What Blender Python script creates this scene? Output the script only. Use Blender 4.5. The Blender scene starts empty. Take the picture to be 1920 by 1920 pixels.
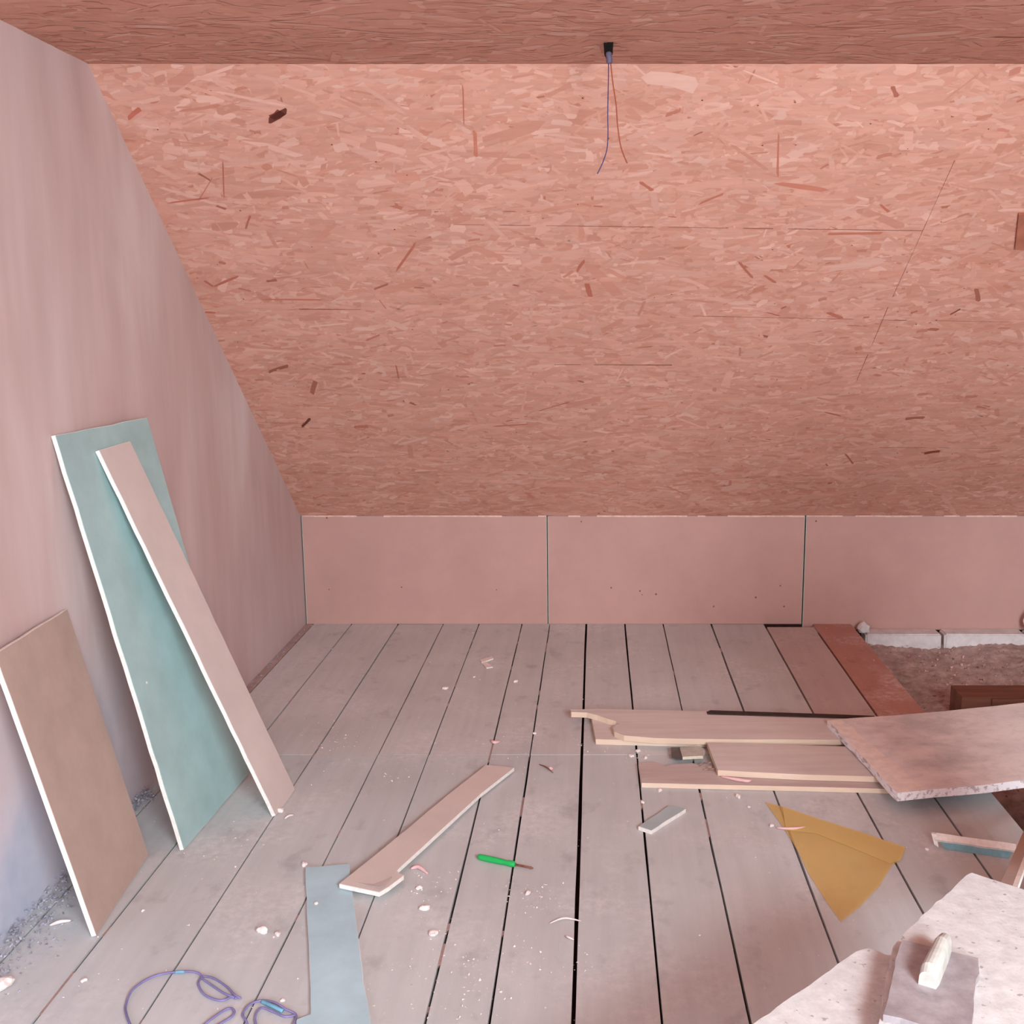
import bpy, bmesh, math, random
import numpy as np
from mathutils import Vector, Matrix
random.seed(7); rng = np.random.default_rng(11)
S = bpy.context.scene
R = math.radians
# ------------------------------------------------------------------ camera
H = 1.5; PITCH = R(10.29); FPX = 2000.0; CX, CY = 1118.0, 960.0
cd = bpy.data.cameras.new('camera'); cam = bpy.data.objects.new('camera', cd); S.collection.objects.link(cam)
cam.location = (0, 0, H); cam.rotation_euler = (R(90) - PITCH, 0, 0)
cd.sensor_width = 36; cd.lens = FPX / 1920 * 36; cd.shift_x = (960 - CX) / 1920
cd.clip_start = 0.02
S.camera = cam
# ------------------------------------------------------------------ world, light, exposure
w = bpy.data.worlds.new('world'); S.world = w; w.use_nodes = True
w.node_tree.nodes['Background'].inputs[0].default_value = (0.8, 0.88, 1.0, 1)
w.node_tree.nodes['Background'].inputs[1].default_value = 0.6
def area(name, loc, target, sx, sy, power, col):
    l = bpy.data.lights.new(name, 'AREA'); l.shape = 'RECTANGLE'; l.size = sx; l.size_y = sy
    l.energy = power; l.color = col
    o = bpy.data.objects.new(name, l); S.collection.objects.link(o); o.location = loc
    o.rotation_euler = (Vector(target) - Vector(loc)).to_track_quat('-Z', 'Y').to_euler()
    return o
area('window_daylight', (1.15, -1.93, 1.45), (0.85, 4, 1.25), 1.15, 1.1, 104, (0.84, 0.95, 1.0))
area('skylight_daylight', (1.25, -0.75, 2.19), (0.8, 1.0, 0), 0.9, 0.9, 160, (0.82, 0.95, 1.0))
area('gable_window_daylight', (-1.42, -0.6, 1.2), (0.8, 2.2, 0.3), 0.8, 1.0, 22, (0.74, 0.86, 1.0))
S.view_settings.view_transform = 'Standard'; S.view_settings.look = 'None'
S.view_settings.gamma = 1; S.view_settings.use_curve_mapping = False
S.view_settings.exposure = 0.55
# ------------------------------------------------------------------ helpers
def ray(px, py):
    u = (px - CX) / FPX; v = (CY - py) / FPX
    c, s = math.cos(PITCH), math.sin(PITCH)
    return Vector((u, c + v * s, v * c - s))
def at(px, py, z=0.0):                       # the point at height z seen at that pixel of the photo
    d = ray(px, py); t = (z - H) / d.z
    return Vector((0, 0, H)) + d * t
XL = -1.45; YB = 5.137; ZK = 0.55; YR = 3.225; ZC = 2.215   # left wall, knee wall, ridge line, ceiling
sl = Vector((0, YR - YB, ZC - ZK)); SL = sl.length; sl.normalize(); sn = Vector((0, -sl.z, sl.y))
if sn.y > 0: sn = -sn
def on_slope(px, py):
    d = ray(px, py); p0 = Vector((0, YB, ZK)); o = Vector((0, 0, H))
    t = (p0 - o).dot(sn) / d.dot(sn); p = o + d * t
    return p.x, (p - p0).dot(sl)
def lin(c):
    return tuple(((x / 255) / 12.92 if x / 255 <= 0.04045 else ((x / 255 + 0.055) / 1.055) ** 2.4) for x in c)
def mesh(name, verts, faces, mats, parent=None, fm=None, smooth=False, cols=None):
    if parent is not None:
        off = parent.matrix_basis.translation if parent.parent is None else parent['_off']
        off = Vector(off); verts = [Vector(v) - off for v in verts]
    me = bpy.data.meshes.new(name); me.from_pydata([tuple(v) for v in verts], [], faces)
    for m in (mats if isinstance(mats, (list, tuple)) else [mats]): me.materials.append(m)
    if fm: me.polygons.foreach_set('material_index', fm)
    if smooth: me.polygons.foreach_set('use_smooth', [True] * len(me.polygons))
    if cols is not None:
        a = me.color_attributes.new('Col', 'FLOAT_COLOR', 'CORNER')
        arr = []
        for p in me.polygons:
            c = cols[p.index]; arr += [c[0], c[1], c[2], 1.0] * p.loop_total
        a.data.foreach_set('color', arr)
    me.update()
    o = bpy.data.objects.new(name, me); S.collection.objects.link(o)
    if parent is not None: o.parent = parent
    return o
def thing(name, label, cat, loc, group=None):
    o = bpy.data.objects.new(name, None); S.collection.objects.link(o); o.empty_display_size = .05
    o.location = loc; tag(o, label, cat, group); return o
def tag(o, label, cat, group=None, kind=None):
    o['label'] = label; o['category'] = cat
    if group: o['group'] = group
    if kind: o['kind'] = kind
    return o
def struct(o): o['kind'] = 'structure'; return o
class MB:
    def __init__(s): s.v = []; s.f = []; s.m = []; s.c = []
    def add(s, v, f, mi=0, col=(1, 1, 1)):
        n = len(s.v); s.v += [Vector(x) for x in v]
        for q in f: s.f.append([i + n for i in q]); s.m.append(mi); s.c.append(col)
    def box(s, a, b, mi=0, col=(1, 1, 1)):
        x0, y0, z0 = a; x1, y1, z1 = b
        s.add([(x0,y0,z0),(x1,y0,z0),(x1,y1,z0),(x0,y1,z0),(x0,y0,z1),(x1,y0,z1),(x1,y1,z1),(x0,y1,z1)],
              [(3,2,1,0),(4,5,6,7),(0,1,5,4),(1,2,6,5),(2,3,7,6),(3,0,4,7)], mi, col)
    def prism(s, pts, n, t, mi=0, mside=None, col=(1,1,1)):   # pts on the outer face, extruded by -n*t
        pts = [Vector(p) for p in pts]; n = Vector(n)
        a = Vector((0,0,0))
        for i in range(len(pts)): a += pts[i].cross(pts[(i + 1) % len(pts)])
        if a.dot(n) < 0: pts = pts[::-1]
        k = len(pts); v = pts + [p - n * t for p in pts]
        s.add(v, [list(range(k))], mi, col); 
        s.add(v, [list(range(2*k - 1, k - 1, -1))], mi, col)
        s.add(v, [(i, i + k, (i + 1) % k + k, (i + 1) % k) for i in range(k)], mi if mside is None else mside, col)
    def tube(s, pts, r, n=8, mi=0, cap=True, taper=None):
        pts = [Vector(p) for p in pts]; rings = []
        for i, p in enumerate(pts):
            d = (pts[min(i + 1, len(pts) - 1)] - pts[max(i - 1, 0)]).normalized()
            a = d.cross(Vector((0, 0, 1)));  a = a if a.length > .05 else d.cross(Vector((1, 0, 0)))
            a.normalize(); b = d.cross(a)
            rr = r if taper is None else r * taper[i]
            rings.append([p + (a * math.cos(2*math.pi*k/n) + b * math.sin(2*math.pi*k/n)) * rr for k in range(n)])
        v = [q for r_ in rings for q in r_]; f = []
        for i in range(len(pts) - 1):
            for k in range(n):
                f.append((i*n + k, i*n + (k+1) % n, (i+1)*n + (k+1) % n, (i+1)*n + k))
        if cap: f += [list(range(n - 1, -1, -1)), list(range((len(pts)-1)*n, len(pts)*n))]
        s.add(v, f, mi)
    def build(s, name, mats, parent=None, smooth=False, cols=False):
        return mesh(name, s.v, s.f, mats, parent, s.m, smooth, s.c if cols else None)
def ragged(pts, step, amp, n, closed=True, skip=()):
    """subdivide the outline and nudge the new points in the plane of the board"""
    n = Vector(n); out = []; k = len(pts)
    for i in range(k):
        a = Vector(pts[i]); b = Vector(pts[(i + 1) % k]); out.append(a)
        if i in skip: continue
        L = (b - a).length; m = int(L / step); side = (b - a).normalized().cross(n)
        for j in range(1, m):
            out.append(a.lerp(b, j / m) + side * random.gauss(0, amp))
    return out
def spline(pts, m=8):
    P = [Vector(p) for p in pts]; out = []
    for i in range(len(P) - 1):
        p0 = P[max(i-1, 0)]; p1 = P[i]; p2 = P[i+1]; p3 = P[min(i+2, len(P)-1)]
        for j in range(m):
            t = j / m
            out.append(0.5 * ((2*p1) + (p2-p0)*t + (2*p0-5*p1+4*p2-p3)*t*t + (3*p1-p0-3*p2+p3)*t**3))
    out.append(P[-1]); return out
# ------------------------------------------------------------------ materials
class NT:
    def __init__(s, name, rough=.85):
        s.mat = bpy.data.materials.new(name); s.mat.use_nodes = True
        s.t = s.mat.node_tree; s.b = s.t.nodes['Principled BSDF']; s.b.inputs['Roughness'].default_value = rough
        s.b.inputs['Specular IOR Level'].default_value = .25
    def n(s, ty, **k):
        x = s.t.nodes.new(ty)
        for a, b in k.items():
            if a.startswith('i_'): x.inputs[a[2:].replace('_', ' ')].default_value = b
            else: setattr(x, a, b)
        return x
    def link(s, a, b): s.t.links.new(a, b)
    def coords(s, scale=(1,1,1), rot=(0,0,0)):
        tc = s.n('ShaderNodeNewGeometry'); mp = s.n('ShaderNodeMapping'); mp.inputs['Scale'].default_value = scale
        mp.inputs['Rotation'].default_value = rot
        s.link(tc.outputs['Position'], mp.inputs[0]); return mp.outputs[0]
    def noise(s, scale, detail=5, rough=.6, vec=None, dist=0):
        x = s.n('ShaderNodeTexNoise', i_Scale=scale, i_Detail=detail, i_Roughness=rough, i_Distortion=dist)
        s.link(vec or s.coords(), x.inputs['Vector']); return x.outputs['Fac']
    def ramp(s, fac, stops):
        r = s.n('ShaderNodeValToRGB'); e = r.color_ramp.elements
        while len(e) > 1: e.remove(e[-1])
        for i, (p, c) in enumerate(stops):
            el = e[0] if i == 0 else e.new(p); el.position = p
            el.color = (*(lin(c) if max(c) > 1.01 else c), 1) if len(c) == 3 else c
        s.link(fac, r.inputs[0]); return r.outputs[0]
    def mix(s, fac, a, b, mode='MIX'):
        x = s.n('ShaderNodeMix', data_type='RGBA', blend_type=mode)
        for q, sock in ((fac, x.inputs[0]), (a, x.inputs[6]), (b, x.inputs[7])):
            if hasattr(q, 'links'): s.link(q, sock)
            elif isinstance(q, (int, float)): sock.default_value = q
            else: sock.default_value = (*lin(q), 1)
        return x.outputs[2]
    def bump(s, h, strength=.3, dist=.002):
        b = s.n('ShaderNodeBump', i_Strength=strength, i_Distance=dist); s.link(h, b.inputs['Height'])
        s.link(b.outputs[0], s.b.inputs['Normal'])
    def out(s, col):
        s.link(col, s.b.inputs['Base Color']); return s.mat
def gray(v): return (v, v, v)
def plain(name, c, var=.12, scale=30, rough=.85, bump=.2, bd=.001, stretch=(1,1,1)):
    m = NT(name, rough); v = m.coords(stretch); f = m.noise(scale, 6, .65, v)
    hi = tuple(min(255, x * (1 + var)) for x in c); lo = tuple(x * (1 - var) for x in c)
    col = m.ramp(f, [(.3, lo), (.7, hi)])
    if bump: m.bump(f, bump, bd)
    return m.out(col)
def mat_osb():
    m = NT('oriented_strand_board', .7)
    a = m.n('ShaderNodeAttribute', attribute_name='Col'); g = m.noise(60, 6, .7, m.coords((.12, 1, 1)))
    g2 = m.noise(5, 4, .6, m.coords((.5, 1, 1)))
    c = m.mix(.6, a.outputs['Color'], m.ramp(g, [(.3, (.80,.75,.72)), (.7, (1,1,1))]), 'MULTIPLY')
    c = m.mix(.5, c, m.ramp(g2, [(.3, (.80,.74,.70)), (.7, (1,1,1))]), 'MULTIPLY')
    c = m.mix(1.0, c, (255, 236, 229), 'MULTIPLY')
    m.bump(g, .25, .0008)
    return m.out(c)
def mat_floor():
    m = NT('dusty_floor_boards', .8)
    a = m.n('ShaderNodeAttribute', attribute_name='Col')
    grain = m.noise(26, 7, .65, m.coords((1, .06, 1))); pat = m.noise(2.2, 5, .55); fine = m.noise(160, 3, .7)
    blot = m.noise(9, 5, .6, m.coords((1, .7, 1)))
    c = m.mix(.55, a.outputs['Color'], m.ramp(grain, [(.32, (.86,.85,.85)), (.62, (1,1,1))]), 'MULTIPLY')
    c = m.mix(.5, c, m.ramp(pat, [(.3, (.84,.82,.82)), (.65, (1.0,1.0,1.0))]), 'MULTIPLY')
    c = m.mix(.6, c, m.ramp(blot, [(.28, (.66,.64,.65)), (.42, (1,1,1))]), 'MULTIPLY')
    # white plaster smears
    s1 = m.noise(3.1, 3, .5, m.coords((1, 1, 1), (0, 0, .4))); s2 = m.noise(38, 6, .75)
    k = m.n('ShaderNodeMath', operation='MULTIPLY'); 
    r1 = m.ramp(s1, [(.48, (0,0,0)), (.72, (.85,.85,.85))]); r2 = m.ramp(s2, [(.42, (0,0,0)), (.75, (1,1,1))])
    m.link(r1, k.inputs[0]); m.link(r2, k.inputs[1])
    c = m.mix(k.outputs[0], c, (236, 230, 231))
    r3 = m.ramp(fine, [(.70, (0,0,0)), (.74, (1,1,1))])
    c = m.mix(r3, c, (226, 214, 212))
    m.bump(grain, .3, .0012)
    return m.out(c)
def mat_plaster():
    m = NT('skimmed_plaster', .9)
    f = m.noise(2.2, 5, .5, m.coords((1, 1, .35)), .4); g = m.noise(9, 6, .6, m.coords((1, 1, .15)))
    fine = m.noise(70, 5, .6)
    c = m.ramp(f, [(.3, (200, 170, 166)), (.52, (212, 188, 185)), (.72, (224, 208, 206))])
    c = m.mix(.5, c, m.ramp(g, [(.35, (.84,.82,.82)), (.6, (1,1,1))]), 'MULTIPLY')
    # bare paler, bluish base coat near the floor
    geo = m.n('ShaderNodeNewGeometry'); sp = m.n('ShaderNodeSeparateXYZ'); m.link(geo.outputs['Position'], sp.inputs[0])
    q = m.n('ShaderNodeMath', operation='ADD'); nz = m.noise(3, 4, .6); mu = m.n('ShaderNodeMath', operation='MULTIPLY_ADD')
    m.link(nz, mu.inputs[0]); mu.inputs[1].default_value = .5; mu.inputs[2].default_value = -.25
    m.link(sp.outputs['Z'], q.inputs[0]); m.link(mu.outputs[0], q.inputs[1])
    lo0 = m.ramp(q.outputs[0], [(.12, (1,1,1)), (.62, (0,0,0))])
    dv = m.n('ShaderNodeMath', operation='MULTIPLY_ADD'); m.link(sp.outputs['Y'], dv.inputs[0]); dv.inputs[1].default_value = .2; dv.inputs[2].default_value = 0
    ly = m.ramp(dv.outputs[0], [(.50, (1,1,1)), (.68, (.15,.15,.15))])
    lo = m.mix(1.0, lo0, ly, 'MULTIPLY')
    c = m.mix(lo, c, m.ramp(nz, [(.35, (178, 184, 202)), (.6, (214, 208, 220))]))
    m.bump(g, .25, .003)
    return m.out(c)
def mat_wood(name, lo, hi, stretch=(.08, 1, 1), scale=30):
    m = NT(name, .75); g = m.noise(scale, 7, .62, m.coords(stretch), .3); p = m.noise(4, 4)
    c = m.ramp(g, [(.3, lo), (.68, hi)])
    c = m.mix(.45, c, m.ramp(p, [(.3, (.80,.77,.76)), (.65, (1,1,1))]), 'MULTIPLY')
    m.bump(g, .3, .001); return m.out(c)
def mat_rough(name, c0, c1, dark=None, scale=14, bd=.006):
    m = NT(name, .95); f = m.noise(scale, 8, .65); c = m.ramp(f, [(.32, c0), (.66, c1)])
    if dark:
        s = m.noise(scale * 2.2, 3, .6); k = m.ramp(s, [(.30, (1,1,1)), (.36, (0,0,0))]); c = m.mix(k, c, dark)
    m.bump(f, .5, bd); return m.out(c)
def mat_film(c0, c1, fac):
    m = NT('yellow_film', .35)
    m.out(m.ramp(m.noise(12, 3), [(.3, c0), (.7, c1)]))
    tr = m.n('ShaderNodeBsdfTransparent'); tr.inputs[0].default_value = (1.0, .97, .84, 1)
    mx = m.n('ShaderNodeMixShader'); mx.inputs[0].default_value = fac
    m.link(tr.outputs[0], mx.inputs[1]); m.link(m.b.outputs[0], mx.inputs[2])
    m.link(mx.outputs[0], m.t.nodes['Material Output'].inputs[0]); return m.mat
def mat_dirty_board():
    m = NT('dirty_plaster_slab', .9)
    f = m.noise(4.5, 6, .6, m.coords((.7, 1, 1))); s = m.noise(30, 5, .7)
    c = m.ramp(f, [(.34, (206, 200, 202)), (.48, (234, 226, 226)), (.62, (244, 238, 236))])
    c = m.mix(.5, c, m.ramp(s, [(.3, (.75,.73,.73)), (.5, (1,1,1))]), 'MULTIPLY')
    m.bump(s, .3, .002); return m.out(c)
def mat_fleck(name, base, fleck):
    m = NT(name, .9); s = m.noise(60, 4, .7, m.coords((1, .3, 1))); c = m.mix(m.ramp(s, [(.40, (0,0,0)), (.48, (1,1,1))]), base, fleck)
    return m.out(c)
OSB = mat_osb(); FLOOR = mat_floor(); PLASTER = mat_plaster()
DARK = plain('dark_void', (52, 30, 24), .3)
KNEE = plain('grey_plasterboard_paper', (196, 155, 146), .03, 3, .85, .1)
CORE = plain('gypsum_core', (244, 236, 230), .05, 80, .9, .4, .001)
CUT = plain('crumbly_cut_edge', (226, 192, 180), .1, 40)
MINT = plain('pale_green_board_edge', (190, 200, 190), .06)
GREEN = plain('green_plasterboard_paper', (168, 196, 196), .05, 5, .8, .08)
PINKP = plain('pinkish_plasterboard_paper', (214, 198, 193), .03, 4, .8, .08)
TAUPE = plain('taupe_plasterboard_paper', (186, 162, 152), .05, 5, .85, .15)
BLUEP = plain('blue_grey_plasterboard_paper', (180, 206, 216), .05, 6, .8, .12)
GREYP = plain('grey_green_plasterboard_paper', (176, 188, 190), .05, 6, .8, .1)
TEALP = plain('teal_plasterboard_paper', (128, 168, 176), .1, 30, .8, .2)
PLANK = mat_wood('planed_plank', (210, 196, 191), (226, 213, 208))
PLANKE = mat_wood('raw_sawn_plank_edge', (228, 200, 176), (238, 214, 194))
PLANKD = mat_wood('dusty_plank', (192, 172, 168), (210, 192, 188))
JOIST = mat_wood('dark_floor_joist', (104, 62, 48), (134, 84, 66))
RUBBLE = mat_rough('slag_rubble', (146, 118, 111), (196, 170, 164), (110, 82, 76), 16, .012)
BLOCK = mat_rough('white_block', (206, 196, 196), (230, 222, 222), None, 20, .003)
FOREG = mat_rough('powdery_plaster', (190, 184, 184), (210, 206, 206), (158, 148, 148), 34, .004)
SLABD = mat_dirty_board(); SLABE = mat_fleck('white_chipped_edge', (196, 182, 184), (248, 242, 244))
CRUMB = plain('plaster_crumb', (240, 226, 222), .06, 60)
PINKF = plain('pink_foam', (232, 188, 188), .06, 60)
DUSTB = plain('blue_grey_dust', (160, 158, 170), .25, 60, .95, .5, .004)
METAL = NT('dusty_steel', .55); METAL.b.inputs['Metallic'].default_value = .35
METAL = METAL.out(METAL.ramp(METAL.noise(14, 6, .65), [(.3, (140, 130, 134)), (.65, (188, 180, 184))]))
HANDLE = plain('chalky_handle', (176, 172, 166), .1, 25, .8, .3)
BLACK = plain('black_plastic', (14, 8, 7), .1, 30, .95)
WIREB = plain('blue_wire_sheath', (66, 52, 100), .05, 30, .5)
WIREBR = plain('brown_wire_sheath', (150, 74, 54), .05, 30, .5)
SHEATH = plain('grey_cable_sheath', (92, 84, 104), .05, 30, .5)
VIOLET = plain('violet_cord', (132, 124, 172), .15, 12, .6)
TURQ = plain('turquoise_tape', (120, 172, 196), .1, 30, .6)
DGREEN = plain('green_plastic', (40, 178, 92), .05, 30, .35, .05)
RUST = plain('rusty_steel', (128, 84, 72), .2, 60, .6)
DARKBAT = plain('dark_grey_batten', (66, 52, 48), .15, 30)
FILM = mat_film((250,208,132), (252,216,146), .30); FILM2 = mat_film((255,226,158), (255,230,170), .34)
def mat_brick():
    m = NT('bare_brick', .9); b_ = m.n('ShaderNodeTexBrick'); b_.inputs['Scale'].default_value = 4.0
    b_.inputs['Color1'].default_value = (*lin((140, 84, 68)), 1); b_.inputs['Color2'].default_value = (*lin((118, 70, 58)), 1)
    b_.inputs['Mortar'].default_value = (*lin((150, 130, 120)), 1); m.link(m.coords((1,1,1), (R(90),0,0)), b_.inputs['Vector'])
    return m.out(b_.outputs['Color'])
BRICK = mat_brick()
BROWN = plain('brown_wood', (168, 104, 84), .08, 20)
# ------------------------------------------------------------------ the room
def osb_sheet(name, P0, ux, uy, n, Lx, Ly, count, seams, specials, seed):
    rg = np.random.default_rng(seed)
    mb = MB()
    base = np.array(lin((216, 172, 156)))
    P0 = Vector(P0); ux = Vector(ux); uy = Vector(uy); n = Vector(n)
    q = [P0, P0 + ux*Lx, P0 + ux*Lx + uy*Ly, P0 + uy*Ly]
    mb.prism(q, n, .018, 0, col=tuple(base))
    pal = [((217,174,159), .30), ((221,180,166), .28), ((226,190,178), .20), ((209,160,144), .13), ((232,202,192), .06),
           ((199,142,124), .035), ((184,120,100), .007), ((150,88,70), .002)]
    cols = [np.array(lin(c))*.78 + np.array(lin((217,174,159)))*.22 for c, _ in pal]; pr = np.array([p for _, p in pal]); pr /= pr.sum()
    ks = rg.choice(len(pal), count, p=pr)
    verts = []; faces = []; fc = []
    xs = rg.uniform(0, Lx, count); ys = rg.uniform(0, Ly, count)
    ang = rg.normal(0, R(20), count); wild = rg.random(count) < .10; ang[wild] = rg.uniform(-R(90), R(90), wild.sum())
    L = np.clip(rg.lognormal(math.log(.062), .55, count), .02, .22); W = np.clip(rg.lognormal(math.log(.015), .55, count), .004, .045)
    small = ks >= 5; L[small] *= .62; W[small] *= .55
    spec = []
    for (x0, y0, x1, y1, wd, c) in specials:
        k = .88 if sum(c) < 240 else (.0 if sum(c) > 500 else .55); spec.append((x0, y0, x1, y1, wd, np.array(lin(c))*k + np.array(lin((206,156,138)))*(1-k) if k else np.array(lin((232,202,192)))))
    def flake(cx, cy, a, l, wd, col, h):
        c, s = math.cos(a), math.sin(a); out = []
        sk = rg.uniform(-.3, .3)
        prof = [(-.5, -.2), (-.42, -.5), (.0, -.5 + rg.uniform(-.1, .15)), (.4 , -.5), (.5, .1), (.44, .5), (0, .5 + rg.uniform(-.15, .1)), (-.40, .45)]
        pts = []
        for (u, v) in prof:
            u = u * l * rg.uniform(.86, 1.1) + v * sk * wd; v = v * wd * rg.uniform(.7, 1.1)
            x = min(max(cx + u * c - v * s, 0), Lx); y = min(max(cy + u * s + v * c, 0), Ly)
            pts.append(P0 + ux * x + uy * y + n * h)
        mb.add(pts, [list(range(len(pts)))] if ux.cross(uy).dot(n) > 0 else [list(range(len(pts)))[::-1]], 0, tuple(col))
    for i in range(count):
        col = cols[ks[i]] * rg.uniform(.93, 1.07)
        flake(xs[i], ys[i], ang[i], L[i], W[i], col, .0001 + .0012 * rg.random())
    for (x0, y0, x1, y1, wd, c) in spec:
        flake((x0+x1)/2, (y0+y1)/2, math.atan2(y1-y0, x1-x0), math.hypot(x1-x0, y1-y0), wd, c, .0015)
    # panel joints and screw heads: fine dark marks on the sheets
    for (x0, y0, x1, y1, wd) in seams:
        a = math.atan2(y1-y0, x1-x0); d = Vector((-math.sin(a), math.cos(a))) * wd / 2
        m = max(2, int(math.hypot(x1-x0, y1-y0) / .05)); brk = 0
        for j in range(m):
            if rg.random() < .18: continue
            t0, t1 = j/m, (j+1)/m; k = rg.uniform(.5, 1.1)
            p = [(x0+(x1-x0)*t0, y0+(y1-y0)*t0), (x0+(x1-x0)*t1, y0+(y1-y0)*t1)]
            pts = [(p[0][0]-d.x*k, p[0][1]-d.y*k), (p[1][0]-d.x*k, p[1][1]-d.y*k), (p[1][0]+d.x*k, p[1][1]+d.y*k), (p[0][0]+d.x*k, p[0][1]+d.y*k)]
            mb.add([P0 + ux*x + uy*y + n*.0017 for x, y in pts], [(0,1,2,3) if ux.cross(uy).dot(n) > 0 else (3,2,1,0)], 0, lin((120, 66, 52)))
    for i in range(int(Lx * Ly * 22)):
        x, y = rg.uniform(0, Lx), rg.uniform(0, Ly); r = rg.uniform(.0012, .0032)
        mb.add([P0 + ux*(x + r*math.cos(k*math.pi/3)) + uy*(y + r*.8*math.sin(k*math.pi/3)) + n*.0018 for k in range(6)],
               [(0,1,2,3,4,5) if ux.cross(uy).dot(n) > 0 else (5,4,3,2,1,0)], 0, lin((112, 58, 46)))
    return struct(mb.build(name, OSB, cols=True))
X1 = 3.3
def S_(px0, py0, px1, py1, wd, c):
    a = on_slope(px0, py0); b = on_slope(px1, py1); return (a[0]-XL+.02, a[1], b[0]-XL+.02, b[1], wd, c)
DK = (92, 40, 30); RD = (178, 92, 72); BR = (150, 86, 66)
specials = [S_(502,228,540,205,.020,DK), S_(508,222,530,208,.026,(126,60,48)), S_(240,222,264,202,.016,(196,96,76)), S_(566,800,583,783,.014,DK),
    S_(742,508,780,455,.012,RD), S_(585,740,592,712,.022,BR), S_(742,682,748,712,.006,(170,84,66)), S_(418,300,420,370,.005,RD),
    S_(315,380,395,370,.008,(190,104,84)), S_(405,385,425,392,.010,(150,72,58)), S_(460,430,470,402,.007,(160,80,62)),
    S_(485,561,610,562,.009,(196,110,88)), S_(499,527,520,524,.014,(140,66,50)), S_(700,542,728,532,.011,(150,72,56)),
    S_(382,525,400,537,.012,RD), S_(400,537,447,517,.010,RD), S_(384,585,405,586,.012,RD), S_(1007,771,1072,752,.006,(160,78,62)),
    S_(925,799,992,795,.010,(182,100,80)), S_(1100,530,1108,558,.018,RD), S_(1080,510,1096,487,.012,RD), S_(1385,490,1412,522,.012,(164,92,72)),
    S_(1200,340,1225,358,.014,RD), S_(1310,382,1358,362,.011,(190,106,86)), S_(1452,342,1550,356,.020,(206,134,112)),
    S_(1672,160,1682,182,.016,(150,76,60)), S_(1548,438,1660,436,.014,(196,112,92)), S_(1550,585,1580,597,.016,RD), S_(1432,515,1455,530,.010,RD),
    S_(1650,382,1668,398,.010,RD), S_(1695,785,1735,782,.020,(130,66,50)), S_(1585,850,1600,870,.010,(130,66,50)), S_(1730,850,1765,845,.026,(130,62,46)),
    S_(1545,772,1578,780,.008,(140,70,54)), S_(870,240,868,160,.004,RD), S_(890,240,893,296,.014,(200,124,104)), S_(1205,140,1310,160,.055,(236,196,184)),
    S_(1460,250,1458,330,.008,(196,116,96)), S_(1830,540,1834,566,.018,(150,78,58)), S_(1740,616,1760,618,.020,(150,78,58)),
    S_(1780,590,1802,578,.008,(120,64,48)), S_(400,330,372,376,.004,(196,120,100)), S_(710,560,725,580,.004,(190,110,90))]
sm = []
for (a, b, c, d, wd) in [(820,420,1140,424,.0020), (1140,424,1730,432,.0022), (1300,592,1700,600,.0022), (1720,600,1920,604,.0015), (560,579,735,580,.003),
        (1560,838,1870,840,.0018), (1600,728,1665,575,.0022), (1665,575,1790,300,.0012), (485,792,580,794,.002), (1040,683,1260,684,.004)]:
    p = on_slope(a, b); q = on_slope(c, d); sm.append((p[0]-XL+.02, p[1], q[0]-XL+.02, q[1], wd))
osb_sheet('ceiling_slope', (XL-.02, YB, ZK), (1,0,0), sl, sn, X1-XL, SL, 34000, sm, specials, 3)
osb_sheet('ceiling', (XL-.02, YR, ZC), (1,0,0), (0,-1,0), (0,0,-1), X1-XL, YR+2.0, 22000, [], [], 5)
# left gable wall, rear and right walls
mb = MB(); prof = [(-2,-.3),(YB+.02,-.3),(YB+.02,ZK),(YR+.01,ZC+.01),(-2,ZC+.01)]
mb.prism([(XL, y, z) for y, z in prof], (1,0,0), .12)
struct(mb.build('wall_left', PLASTER))
mb = MB(); mb.box((X1, -2, -.3), (X1+.1, YB, ZC)); struct(mb.build('wall_right', BRICK))
mb = MB(); wx0, wx1, wz0, wz1 = .55, 1.76, .88, 2.02
mb.box((XL, -2.1, -.3), (X1, -1.98, wz0)); mb.box((XL, -2.1, wz1), (X1, -1.98, ZC)); mb.box((XL, -2.1, wz0), (wx0, -1.98, wz1)); mb.box((wx1, -2.1, wz0), (X1, -1.98, wz1))
struct(mb.build('wall_rear', BRICK))
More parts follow.
